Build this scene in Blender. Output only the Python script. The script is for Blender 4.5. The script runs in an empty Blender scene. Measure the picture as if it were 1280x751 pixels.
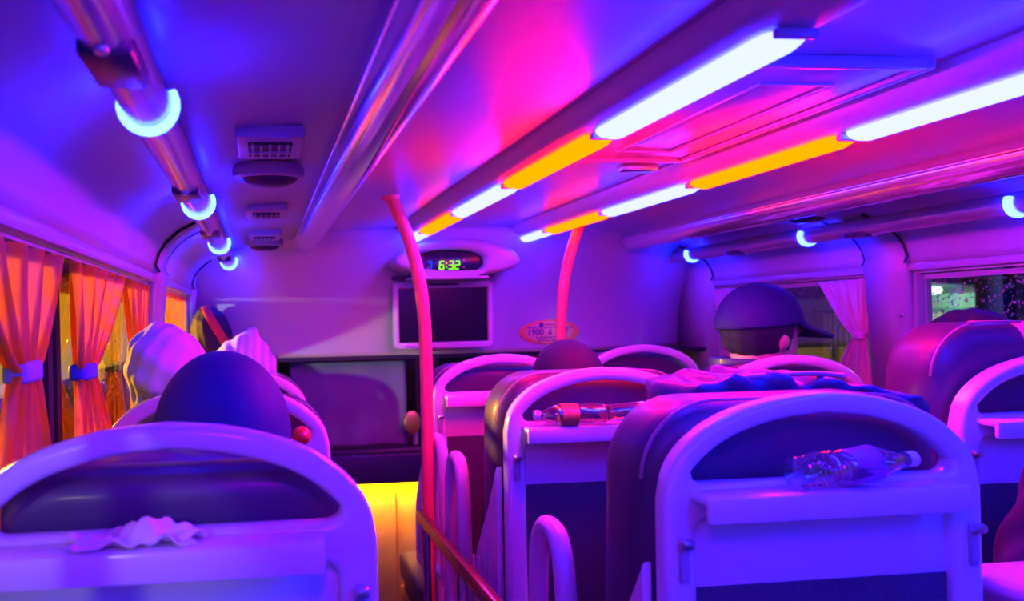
import bpy, bmesh, math, random
import numpy as np
from mathutils import Vector, Matrix

random.seed(7)
SC = bpy.context.scene
COL = SC.collection
EYE = 1.30                      # camera height above the bus floor

# ------------------------------------------------------------------ camera
YAW, ROLL, FPX = math.radians(6), math.atan(.021), 900.0
R0 = Vector((math.cos(YAW), -math.sin(YAW), 0)); U0 = Vector((0, 0, 1)); F0 = Vector((math.sin(YAW), math.cos(YAW), 0))
RV = R0 * math.cos(ROLL) - U0 * math.sin(ROLL); UV = U0 * math.cos(ROLL) + R0 * math.sin(ROLL)
cam_d = bpy.data.cameras.new('camera'); cam = bpy.data.objects.new('camera', cam_d); COL.objects.link(cam)
M = Matrix.Identity(4)
for i in range(3):
    M[i][0], M[i][1], M[i][2] = RV[i], UV[i], -F0[i]
M[2][3] = EYE
cam.matrix_world = M
cam_d.sensor_width = 36; cam_d.lens = FPX / 1280 * 36
cam_d.shift_x = (640 - 419.6) / 1280; cam_d.shift_y = 24.5 / 1280
cam_d.clip_start = .02; cam_d.clip_end = 100
cam_d.dof.use_dof = True; cam_d.dof.focus_distance = 1.35; cam_d.dof.aperture_fstop = 4.0
SC.camera = cam
# ------------------------------------------------------------------ world, exposure
w = bpy.data.worlds.new('night'); SC.world = w; w.use_nodes = True
w.node_tree.nodes['Background'].inputs[0].default_value = (.04, .03, .09, 1)
w.node_tree.nodes['Background'].inputs[1].default_value = .06
vs = SC.view_settings
vs.view_transform = 'Standard'; vs.look = 'None'; vs.exposure = 0; vs.gamma = 1; vs.use_curve_mapping = False
SC.cycles.use_denoising = True
SC.cycles.max_bounces = 10; SC.cycles.diffuse_bounces = 5; SC.cycles.transparent_max_bounces = 16
SC.cycles.sample_clamp_indirect = 6; SC.cycles.caustics_reflective = False; SC.cycles.caustics_refractive = False
# lamp colours (radiance): blue tubes burn out to white, red tubes to orange
BLUE = (.85, .95, 110); BLUE_DIM = (.85, .95, 62); RED = (150, .50, .0); RED_DIM = (26, .50, 0); RING = (.6, 1.4, 230); FILL = (30, .1, 60); WARM = (150, 52, .0)

# ------------------------------------------------------------------ materials
MATS = {}
def mat(name, col, rough=.5, metal=0, coat=0, noise=0, nscale=30, bump=0, trans=0, spec=.5, emit=None):
    if name in MATS: return MATS[name]
    m = bpy.data.materials.new(name); m.use_nodes = True; nt = m.node_tree; b = nt.nodes['Principled BSDF']
    b.inputs['Base Color'].default_value = (*col, 1); b.inputs['Roughness'].default_value = rough
    b.inputs['Metallic'].default_value = metal; b.inputs['Coat Weight'].default_value = coat
    b.inputs['Coat Roughness'].default_value = .15; b.inputs['Specular IOR Level'].default_value = spec
    if emit:
        b.inputs['Emission Color'].default_value = (*[c / max(emit) for c in emit], 1); b.inputs['Emission Strength'].default_value = max(emit)
    if noise or bump:
        tc = nt.nodes.new('ShaderNodeTexCoord'); n = nt.nodes.new('ShaderNodeTexNoise'); n.inputs['Scale'].default_value = nscale; n.inputs['Detail'].default_value = 5
        nt.links.new(tc.outputs['Object'], n.inputs['Vector'])
        if noise:
            r = nt.nodes.new('ShaderNodeMix'); r.data_type = 'RGBA'
            r.inputs['A'].default_value = (*[c * (1 - noise) for c in col], 1); r.inputs['B'].default_value = (*[min(1, c * (1 + noise)) for c in col], 1)
            nt.links.new(n.outputs['Fac'], r.inputs['Factor']); nt.links.new(r.outputs['Result'], b.inputs['Base Color'])
        if bump:
            bp = nt.nodes.new('ShaderNodeBump'); bp.inputs['Strength'].default_value = bump; bp.inputs['Distance'].default_value = .004
            nt.links.new(n.outputs['Fac'], bp.inputs['Height']); nt.links.new(bp.outputs['Normal'], b.inputs['Normal'])
    if trans:
        tr = nt.nodes.new('ShaderNodeBsdfTranslucent'); tr.inputs[0].default_value = (*col, 1)
        mx = nt.nodes.new('ShaderNodeMixShader'); mx.inputs[0].default_value = trans
        nt.links.new(b.outputs[0], mx.inputs[1]); nt.links.new(tr.outputs[0], mx.inputs[2]); nt.links.new(mx.outputs[0], nt.nodes['Material Output'].inputs[0])
    MATS[name] = m; return m
def emission(name, col):
    if name in MATS: return MATS[name]
    m = bpy.data.materials.new(name); m.use_nodes = True; nt = m.node_tree; nt.nodes.clear()
    e = nt.nodes.new('ShaderNodeEmission'); o = nt.nodes.new('ShaderNodeOutputMaterial'); k = max(col)
    e.inputs[0].default_value = (*[c / k for c in col], 1); e.inputs[1].default_value = k
    nt.links.new(e.outputs[0], o.inputs[0]); MATS[name] = m; return m
def glassy(name, tint, gloss=.12, rough=.02):
    if name in MATS: return MATS[name]
    m = bpy.data.materials.new(name); m.use_nodes = True; nt = m.node_tree; nt.nodes.clear()
    t = nt.nodes.new('ShaderNodeBsdfTransparent'); t.inputs[0].default_value = (*tint, 1)
    g = nt.nodes.new('ShaderNodeBsdfGlossy'); g.inputs['Roughness'].default_value = rough
    lw = nt.nodes.new('ShaderNodeLayerWeight'); lw.inputs[0].default_value = .25
    mr = nt.nodes.new('ShaderNodeMapRange'); mr.inputs['To Min'].default_value = gloss * .5; mr.inputs['To Max'].default_value = min(1, gloss * 4)
    mx = nt.nodes.new('ShaderNodeMixShader'); o = nt.nodes.new('ShaderNodeOutputMaterial')
    nt.links.new(lw.outputs['Facing'], mr.inputs['Value']); nt.links.new(mr.outputs[0], mx.inputs[0])
    nt.links.new(t.outputs[0], mx.inputs[1]); nt.links.new(g.outputs[0], mx.inputs[2]); nt.links.new(mx.outputs[0], o.inputs[0])
    MATS[name] = m; return m
PANEL = mat('lining_plastic', (.45, .43, .47), .38, coat=.15, noise=.03, nscale=6)
HEADER = mat('header_plastic', (.55, .52, .53), .5, noise=.03, nscale=5)
SEATP = mat('seat_plastic', (.74, .72, .74), .26, coat=.5, noise=.02, nscale=12)
LEATHER = mat('leather', (.060, .036, .085), .45, coat=.08, noise=.12, nscale=25, bump=.25)
POCKET = mat('net_fabric', (.06, .05, .07), .8, noise=.3, nscale=160, bump=.5)
DARK = mat('dark_plastic', (.02, .02, .025), .4, noise=.1, nscale=20)
CHROME = mat('satin_chrome', (.82, .80, .84), .16, metal=.85, bump=.12, nscale=3)
STEEL = mat('steel', (.6, .6, .62), .3, metal=1)
CORAL = mat('coral_paint', (.95, .20, .16), .35, coat=.4, noise=.02)
RUBBER = mat('black_rubber', (.012, .012, .012), .7)
GLASS = glassy('window_glass', (.93, .95, .93))
FLOORM = mat('floor_vinyl', (.10, .10, .11), .5, noise=.2, nscale=60)

# ------------------------------------------------------------------ mesh helpers
def link(name, me, m=None, parent=None, smooth=True):
    o = bpy.data.objects.new(name, me); COL.objects.link(o)
    if m is not None:
        if len(me.materials) == 0: me.materials.append(m)
        else: me.materials[0] = m
    if smooth:
        me.polygons.foreach_set('use_smooth', [True] * len(me.polygons))
    if parent is not None: o.parent = parent
    return o
def tag(o, label, cat, group=None, kind=None):
    o['label'] = label; o['category'] = cat
    if group: o['group'] = group
    if kind: o['kind'] = kind
    return o
def struct(o): o['kind'] = 'structure'; return o
def empty(name, loc=(0, 0, 0), rz=0):
    o = bpy.data.objects.new(name, None); COL.objects.link(o); o.location = loc; o.rotation_euler.z = rz; o.empty_display_size = .05
    return o
def from_bm(name, bm, m, parent=None, smooth=True):
    me = bpy.data.meshes.new(name); bm.normal_update(); bm.to_mesh(me); bm.free(); o = link(name, me, m, parent, smooth)
    return o
def autosmooth(o, ang=.7):
    me = o.data
    bm = bmesh.new(); bm.from_mesh(me)
    for e in bm.edges:
        if len(e.link_faces) == 2 and e.calc_face_angle(0) > ang: e.smooth = False
    bm.to_mesh(me); bm.free(); return o
def box_bm(bm, c, s, bev=0, seg=2):
    r = bmesh.ops.create_cube(bm, size=1); vs_ = r['verts']
    for v in vs_: v.co = Vector((c[0] + v.co.x * s[0], c[1] + v.co.y * s[1], c[2] + v.co.z * s[2]))
    if bev:
        es = list({e for v in vs_ for e in v.link_edges})
        bmesh.ops.bevel(bm, geom=es, offset=bev, segments=seg, affect='EDGES', profile=.5)
def box(name, c, s, m, parent=None, bev=0, seg=2):
    bm = bmesh.new(); box_bm(bm, c, s, bev, seg); return autosmooth(from_bm(name, bm, m, parent), .6)
def tube(name, pts, r, m, parent=None, n=14, caps=True, rs=None):
    bm = bmesh.new(); pts = [Vector(p) for p in pts]; rings = []
    up = None
    for i, p in enumerate(pts):
        d = (pts[min(i + 1, len(pts) - 1)] - pts[max(i - 1, 0)]).normalized()
        if up is None: up = Vector((0, 0, 1)) if abs(d.z) < .9 else Vector((1, 0, 0))
        a = d.cross(up).normalized(); b = a.cross(d); up = b
        rr = rs[i] if rs else r
        rings.append([bm.verts.new(p + (a * math.cos(2 * math.pi * k / n) + b * math.sin(2 * math.pi * k / n)) * rr) for k in range(n)])
    for i in range(len(rings) - 1):
        for k in range(n): bm.faces.new((rings[i][k], rings[i][(k + 1) % n], rings[i + 1][(k + 1) % n], rings[i + 1][k]))
    if caps: bm.faces.new(rings[0][::-1]); bm.faces.new(rings[-1])
    bmesh.ops.recalc_face_normals(bm, faces=bm.faces)
    return autosmooth(from_bm(name, bm, m, parent), .9)
def smooth_path(pts, n=8):
    P = [Vector(p) for p in pts]; out = []
    for i in range(len(P) - 1):
        p0, p1, p2, p3 = P[max(i - 1, 0)], P[i], P[i + 1], P[min(i + 2, len(P) - 1)]
        for k in range(n):
            t = k / n
            out.append(.5 * ((2 * p1) + (p2 - p0) * t + (2 * p0 - 5 * p1 + 4 * p2 - p3) * t * t + (3 * p1 - p0 - 3 * p2 + p3) * t ** 3))
    out.append(P[-1]); return out
def lathe(name, prof, m, parent=None, n=20, axis='Z', wob=None):
    bm = bmesh.new(); rings = []
    for r, z in prof:
        ring = []
        for k in range(n):
            a = 2 * math.pi * k / n; rr = r * (1 + (wob(a, z) if wob else 0)); x, y = rr * math.cos(a), rr * math.sin(a)
            ring.append(bm.verts.new((x, y, z) if axis == 'Z' else (z, x, y)))
        rings.append(ring)
    for i in range(len(rings) - 1):
        for k in range(n): bm.faces.new((rings[i][k], rings[i][(k + 1) % n], rings[i + 1][(k + 1) % n], rings[i + 1][k]))
    bm.faces.new(rings[0][::-1]); bm.faces.new(rings[-1])
    bmesh.ops.remove_doubles(bm, verts=bm.verts, dist=1e-5); bmesh.ops.recalc_face_normals(bm, faces=bm.faces)
    return autosmooth(from_bm(name, bm, m, parent), .8)
def plate(name, outer, holes, thick, bev, m, parent=None, seg=3):
    """outline in (x, z), thickness along y (centred on 0), rounded edges"""
    cu = bpy.data.curves.new(name, 'CURVE'); cu.dimensions = '2D'; cu.fill_mode = 'BOTH'
    cu.extrude = max(thick / 2 - bev, 1e-4); cu.bevel_depth = bev; cu.bevel_resolution = seg; cu.offset = -bev
    for loop in [outer] + holes:
        s = cu.splines.new('POLY'); s.points.add(len(loop) - 1)
        for p, (x, z) in zip(s.points, loop): p.co = (x, z, 0, 1)
        s.use_cyclic_u = True
    o = bpy.data.objects.new(name, cu); COL.objects.link(o)
    dg = bpy.context.evaluated_depsgraph_get(); me = bpy.data.meshes.new_from_object(o.evaluated_get(dg))
    bpy.data.objects.remove(o); bpy.data.curves.remove(cu)
    me.transform(Matrix.Rotation(math.pi / 2, 4, 'X')); me.materials.clear()
    bm = bmesh.new(); bm.from_mesh(me); bmesh.ops.remove_doubles(bm, verts=bm.verts, dist=1e-5)
    for e in bm.edges: e.smooth = not (len(e.link_faces) == 2 and e.calc_face_angle(0) > .75)
    bm.to_mesh(me); bm.free(); me.name = name
    return link(name, me, m, parent)
def rrect(x0, x1, z0, z1, r, n=6):
    out = []
    for cx, cz, a0 in ((x1 - r, z1 - r, 0), (x0 + r, z1 - r, 90), (x0 + r, z0 + r, 180), (x1 - r, z0 + r, 270)):
        for k in range(n + 1):
            a = math.radians(a0 + 90 * k / n); out.append((cx + r * math.cos(a), cz + r * math.sin(a)))
    return out
def sweep(name, prof, y0, y1, m, parent=None, thick=.015, ny=1, sign=1):
    """cross-section (x, z) run along the bus, given a shell thickness"""
    bm = bmesh.new(); rows = []
    for j in range(ny + 1):
        y = y0 + (y1 - y0) * j / ny; rows.append([bm.verts.new((x, y, z)) for x, z in prof])
    for j in range(ny):
        for i in range(len(prof) - 1): bm.faces.new((rows[j][i], rows[j][i + 1], rows[j + 1][i + 1], rows[j + 1][i]))
    o = from_bm(name, bm, m, parent)
    md = o.modifiers.new('thick', 'SOLIDIFY'); md.thickness = thick; md.offset = sign
    return o

# ------------------------------------------------------------------ bus shell
CX = .825                                    # centre line of the bus
YB, YF = -2.6, 3.35
half = [(1.10, .13), (1.098, .155), (1.088, .185), (1.068, .215), (1.035, .245), (.99, .268), (.94, .285), (.86, .298), (.75, .306), (.62, .315), (.52, .338), (.40, .350), (.22, .356), (0, .358)]
prof = [(CX - d, EYE + z) for d, z in half] + [(CX + d, EYE + z) for d, z in half[::-1][1:]]
struct(sweep('ceiling', prof, YB, YF, PANEL, thick=.02, ny=30, sign=1))
struct(box('floor', (CX, .4, -.02), (2.4, 6.2, .04), FLOORM))
SILL = 1.0
for sd, nm in ((-1, 'left'), (1, 'right')):
    X = CX + sd * 1.135
    wl = struct(box('wall_' + nm, (X + sd * .015, .4, SILL / 2), (.05, 6.2, SILL), PANEL))
    tr = struct(box('trim_1' if sd < 0 else 'trim_2', (CX + sd * 1.108, (YB + YF) / 2, EYE + .121), (.022, YF - YB, .022), PANEL, bev=.004))
    hd = struct(box('trim_3' if sd < 0 else 'trim_4', (CX + sd * 1.132, (YB + YF) / 2, EYE + .118), (.035, YF - YB, .03), mat('rail_grey', (.45, .43, .46), .4)))
    struct(box('trim_5' if sd < 0 else 'trim_6', (CX + sd * 1.118, (YB + YF) / 2, SILL + .012), (.05, YF - YB, .024), PANEL, bev=.004))
for sd, nm in ((-1, 'trim_8'), (1, 'trim_9')): struct(box(nm, (CX + sd * 1.15, 3.31, 1.2), (.05, .42, .46), PANEL))
struct(box('wall_rear', (CX, YB - .02, .85), (2.4, .04, 1.75), PANEL))
# windows: black frames and panes, rain on the outside
rngw = np.random.RandomState(3)
DROP = mat('rain_drop', (.75, .78, .8), .08, coat=1)
def window(nm, sd, y0, y1, drops):
    X = CX + sd * 1.148
    root = struct(empty(nm, (X, (y0 + y1) / 2, SILL)))
    h = .40; L = y1 - y0
    fw_ = .024 if sd < 0 else .008
    for yy in (-L / 2 + fw_ / 2, L / 2 - fw_ / 2): box('window_frame', (0, yy, h / 2), (.022 if sd < 0 else .010, fw_, h), RUBBER if sd < 0 else PANEL, root)
    for zz in (.012, h - .008): box('window_frame', (0, 0, zz), (.022, L, .016), RUBBER if sd < 0 else PANEL, root)
    box('pane', (0, 0, h / 2), (.005, L, h), GLASS, root)
    if drops:
        bm = bmesh.new()
        for k in range(drops):
            r = .0014 + .0028 * rngw.rand() ** 2.5; y = (rngw.rand() - .5) * L * .96; z = .02 + rngw.rand() * (h - .04)
            c = Vector((sd * .003, y, z)); ring = []
            for q in range(6):
                a = q * math.pi / 3; ring.append(bm.verts.new(c + Vector((0, r * math.cos(a), r * 1.15 * math.sin(a)))))
            t = bm.verts.new(c + Vector((sd * r * .7, 0, 0))); b = bm.verts.new(c)
            for q in range(6): bm.faces.new((ring[q], ring[(q + 1) % 6], t)); bm.faces.new((ring[(q + 1) % 6], ring[q], b))
        d = from_bm('raindrops', bm, DROP, root); d['kind'] = 'stuff'
window('window_1', -1, -1.2, .2, 0); window('window_2', -1, .22, 1.125, 500); window('window_3', -1, 1.145, 1.95, 400); window('window_4', -1, 2.08, 3.1, 100)
window('window_5', 1, -.9, .9, 0); window('window_6', 1, .92, 1.95, 3200); window('window_7', 1, 2.10, 3.0, 1800)
# pillars with the rib that follows the cove
def pillar(nm, sd, y0, y1):
    root = struct(empty(nm, (0, 0, 0)))
    pr = [(1.118, -.36), (1.088, .10), (1.082, .135), (1.092, .155), (1.082, .186), (1.062, .214), (1.03, .242), (.987, .2645), (.945, .279)]
    o = sweep('pillar_cover', [(CX + sd * d, EYE + z) for d, z in pr], y0, y1, PANEL, root, thick=.03, sign=(1 if sd < 0 else -1))
    for yy in (y0 - .003, y1 + .003):
        tube('groove_seal', [(CX + sd * (d + .002), yy, EYE + z) for d, z in pr[2:]], .0035, RUBBER, root, n=6)
    box('pillar_core', (CX + sd * 1.14, (y0 + y1) / 2, 1.2), (.05, y1 - y0 + .02, .44), PANEL, root)
    for zz in (-.02, .09):
        box('pillar_bolt', (CX + sd * 1.096, y0 + .02, EYE + zz), (.008, .012, .012), STEEL, root, bev=.003)
pillar('pillar_1', -1, 1.93, 2.09); pillar('pillar_2', 1, 1.955, 2.10)
pillar('pillar_3', -1, 2.95, 3.2); pillar('pillar_4', 1, 2.88, 3.2)

# front bulkhead over the windscreen
def yfront(x):
    d = max(0, abs(x - CX) - .55) / .55
    return 2.74 + .22 * d * d
def header_y(x, z):
    t = min(1, max(0, (.31 - z) / .46)); return yfront(x) + .2 * (1 - (1 - t) ** 2)
bm = bmesh.new(); rows = []
for j in range(25):
    z = -.15 + .51 * j / 24
    rows.append([bm.verts.new((-.34 + 2.33 * i / 60, header_y(-.34 + 2.33 * i / 60, z), EYE + z)) for i in range(61)])
for j in range(24):
    for i in range(60): bm.faces.new((rows[j][i], rows[j][i + 1], rows[j + 1][i + 1], rows[j + 1][i]))
wf = from_bm('wall_front', bm, HEADER); md = wf.modifiers.new('t', 'SOLIDIFY'); md.thickness = .02; md.offset = -1; struct(wf)
struct(box('trim_7', (CX, 3.03, EYE - .158), (2.3, .16, .016), DARK))
# windscreen, dashboard
ws = struct(empty('window_8', (CX, 3.5, .7)))
box('pane', (0, 0, .25), (2.3, .006, .75), GLASS, ws); box('window_frame', (0, 0, -.13), (2.3, .03, .03), RUBBER, ws)
for sx in (-1.13, 1.13): box('window_frame', (sx, 0, .2), (.06, .03, .8), RUBBER, ws)
struct(box('wall_dash', (CX, 3.45, .3), (2.3, .06, .6), DARK))

# ------------------------------------------------------------------ ceiling lamps
HOUS = mat('lamp_housing', (.55, .52, .58), .35, coat=.2)
def strip_lamp(x, z, segs, label, y_end):
    root = empty('ceiling_strip_light', (x, 0, EYE + z)); tag(root, label, 'ceiling light', 'long ceiling strip lights')
    # housing: shallow rounded channel fixed under the ceiling
    pr = [(.062, .05), (.058, .03), (.048, .014), (.034, .004), (.018, .0), (-.018, .0), (-.034, .004), (-.048, .014), (-.058, .03), (-.062, .05)]
    bm = bmesh.new(); a = [bm.verts.new((px_, YB + .1, pz)) for px_, pz in pr]; b = [bm.verts.new((px_, y_end, pz)) for px_, pz in pr]
    for i in range(len(pr) - 1): bm.faces.new((a[i], a[i + 1], b[i + 1], b[i]))
    bm.faces.new(a); bm.faces.new(b[::-1]); bm.faces.new((a[0], b[0], b[-1], a[-1])); bmesh.ops.recalc_face_normals(bm, faces=bm.faces)
    autosmooth(from_bm('housing', bm, HOUS, root), .8)
    for y0, y1, kind in segs:
        bm = bmesh.new(); n = 10; rings = []
        g = .012
        for yy, k in ((y0 + g, .35), (y0 + g + .006, .8), (y0 + g + .02, 1), (y1 - g - .02, 1), (y1 - g - .006, .8), (y1 - g, .35)):
            rings.append([bm.verts.new((.0285 * math.cos(math.pi * q / n) * (.6 + .4 * k), yy, -.001 - .019 * math.sin(math.pi * q / n) * k)) for q in range(n + 1)])
        for i in range(5):
            for q in range(n): bm.faces.new((rings[i][q], rings[i][q + 1], rings[i + 1][q + 1], rings[i + 1][q]))
        bm.faces.new(rings[0]); bm.faces.new(rings[-1][::-1]); bmesh.ops.recalc_face_normals(bm, faces=bm.faces)
        d = from_bm('diffuser', bm, emission('tube_' + kind, {'blue': BLUE, 'red': RED, 'reddim': RED_DIM, 'bluedim': BLUE_DIM}[kind]), root)
        d['label'] = 'white-blue glowing tube cover' if 'blue' in kind else 'orange-red glowing tube cover'
        for yy in (y0 + .002, y1 - .002): box('end_clip', (0, yy, -.006), (.050, .010, .012), HOUS, root, bev=.003)
    return root
ahead = [(.735, 1.18, 'blue'), (1.18, 1.64, 'red'), (1.64, 2.09, 'bluedim'), (2.09, 2.526, 'reddim'), (2.526, 2.80, 'blue')]
strip_lamp(CX - .23, .312, [(-1.5, -1.05, 'blue'), (-1.05, -.60, 'blue'), (-.55, -.10, 'blue'), (-.05, .40, 'blue')] + ahead, 'long rounded strip light beside the grab pole nearer the aisle, white and orange segments', 2.84)
strip_lamp(CX + .23, .312, [(-1.06, -.61, 'blue'), (-.61, -.16, 'blue'), (-.16, .29, 'blue'), (.29, .735, 'blue')] + ahead, 'long rounded strip light beyond the roof hatch, white and orange segments', 2.90)

# tubes with glowing rings (reading lamps) and chrome duct rails
def reading_rail(sd, ys, mods, label):
    x = CX + sd * .942; root = empty('reading_light_rail', (x, 0, EYE + .240)); tag(root, label, 'light rail', 'tubular reading light rails')
    tube('rail_tube', [(0, YB + .1, 0), (0, 3.12, 0)], .027, mat('violet_gloss', (.62, .58, .68), .18, metal=.5), root, n=20)
    for y in ys:
        bm = bmesh.new(); n = 14; rings = []
        for dy, r in ((-.010, .0275), (-.008, .033), (.0, .035), (.008, .033), (.010, .0275)):
            rings.append([bm.verts.new((r * math.cos(math.pi * (.85 + 1.3 * q / n)), y + dy, r * math.sin(math.pi * (.85 + 1.3 * q / n)))) for q in range(n + 1)])
        for i in range(4):
            for q in range(n): bm.faces.new((rings[i][q], rings[i][q + 1], rings[i + 1][q + 1], rings[i + 1][q]))
        bmesh.ops.recalc_face_normals(bm, faces=bm.faces)
        from_bm('glow_ring', bm, emission('ring_blue', RING), root)
    for y in mods:
        box('switch_module', (0, y, -.012), (.046, .085, .036), mat('dark_violet_plastic', (.05, .03, .09), .3), root, bev=.006)
        box('switch_knob', (0, y - .05, -.026), (.012, .012, .012), STEEL, root, bev=.004)
ringsY = [-1.3, -.6, .10, .805, 1.455, 2.20, 2.87]
reading_rail(-1, ringsY, [.62, 1.24, 1.8, 2.5], 'tubular reading light rail with glowing rings over the orange curtains')
reading_rail(1, [-1.3, -.6, .10, .85, 1.505, 2.155, 2.78], [.6, 1.2, 1.95, 2.5], 'tubular reading light rail with glowing rings over the rain-speckled windows')
def duct_rail(sd, label):
    x = CX + sd * .65; root = empty('duct_rail', (x, 0, EYE + .29)); tag(root, label, 'duct rail', 'chrome duct rails')
    ys = [YB + .1 + (2.70 - YB - .1) * k / 24 for k in range(25)]
    tube('rail_body', [(0, y, .004) for y in ys] + [(0, 2.74, .008), (0, 2.77, .02)], .042, CHROME, root, n=24, rs=[.042] * 25 + [.036, .02])
    for s2 in (-1, 1):
        tube('edge_bead', [(s2 * .040, YB + .1, .006), (s2 * .040, 2.70, .006)], .006, CHROME, root, n=8)
duct_rail(-1, 'wide chrome duct rail beside the small ceiling vents'); duct_rail(1, 'wide chrome duct rail between the strip light and rainy windows')

# vents and speakers in the side panels of the ceiling
VENT = mat('vent_plastic', (.52, .46, .54), .4)
def vent(x, y, label):
    root = empty('air_vent', (x, y, EYE + .288)); tag(root, label, 'vent', 'ceiling air vents')
    bm = bmesh.new(); box_bm(bm, (0, 0, .006), (.108, .15, .022), .006); autosmooth(from_bm('housing', bm, VENT, root))
    box('recess', (0, -.005, -.006), (.07, .085, .006), DARK, root)
    for i in range(5): box('louver', (-.028 + .014 * i, -.005, -.009), (.0035, .085, .006), VENT, root)
    box('crossbar', (0, -.005, -.010), (.07, .005, .006), VENT, root)
def dome(x, y, label):
    root = empty('ceiling_speaker', (x, y, EYE + .285)); tag(root, label, 'speaker', 'oval ceiling speakers')
    o = lathe('speaker_dome', [(.001, -.028), (.03, -.027), (.05, -.02), (.062, -.004), (.064, .012)], mat('dark_violet_plastic', (.05, .03, .09), .3), root, n=28); o.scale = (1, .62, 1)
    o = lathe('speaker_rim', [(.060, -.012), (.068, -.009), (.070, .004), (.066, .014)], VENT, root, n=28); o.scale = (1, .66, 1)
for i, (y, t) in enumerate(((1.19, 'over the person in dark cap'), (1.93, 'over the white bucket hat'))):
    vent(.022, y, 'small square air vent with dark grille ' + t)
dome(.022, 1.385, 'oval dark ceiling speaker next to square vent over the aisle edge')
vent(.022, 2.46, 'small square air vent close to the front bulkhead'); dome(.022, 2.63, 'oval dark ceiling speaker close to the front bulkhead')
vent(1.62, 1.75, 'small square air vent on the rainy window side'); dome(1.62, 1.98, 'oval dark ceiling speaker on the rainy window side')
dl = tag(empty('dome_light', (.03, .05, EYE + .300)), 'rectangular violet dome light in the ceiling panel over the rear seats', 'ceiling light')  # invented fill, out of view, adds violet to the near curtain-side seat
box('lamp_tray', (0, 0, .004), (.14, .26, .016), VENT, dl, bev=.004); box('lamp_cover', (0, 0, -.008), (.11, .22, .014), emission('dome_violet', FILL), dl, bev=.005)
# roof hatch
hr = tag(empty('roof_hatch', (CX, 1.24, EYE + .353)), 'flat roof hatch with raised frame between the strip lights', 'roof hatch')
box('hatch_panel', (0, 0, .0), (.26, .58, .012), PANEL, hr, bev=.004)
for sx in (-1, 1): box('hatch_frame', (sx * .135, 0, -.004), (.014, .62, .018), PANEL, hr, bev=.004); box('hatch_rib', (sx * .06, 0, -.007), (.006, .44, .006), PANEL, hr, bev=.002)
for sy in (-1, 1): box('hatch_frame', (0, sy * .303, -.004), (.26, .014, .018), PANEL, hr, bev=.004)
for sy in (-1, 1): box('hatch_rib', (0, sy * .22, -.007), (.12, .006, .006), PANEL, hr, bev=.002)
box('hatch_handle', (.06, .36, -.012), (.09, .03, .02), STEEL, hr, bev=.006)

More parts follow.
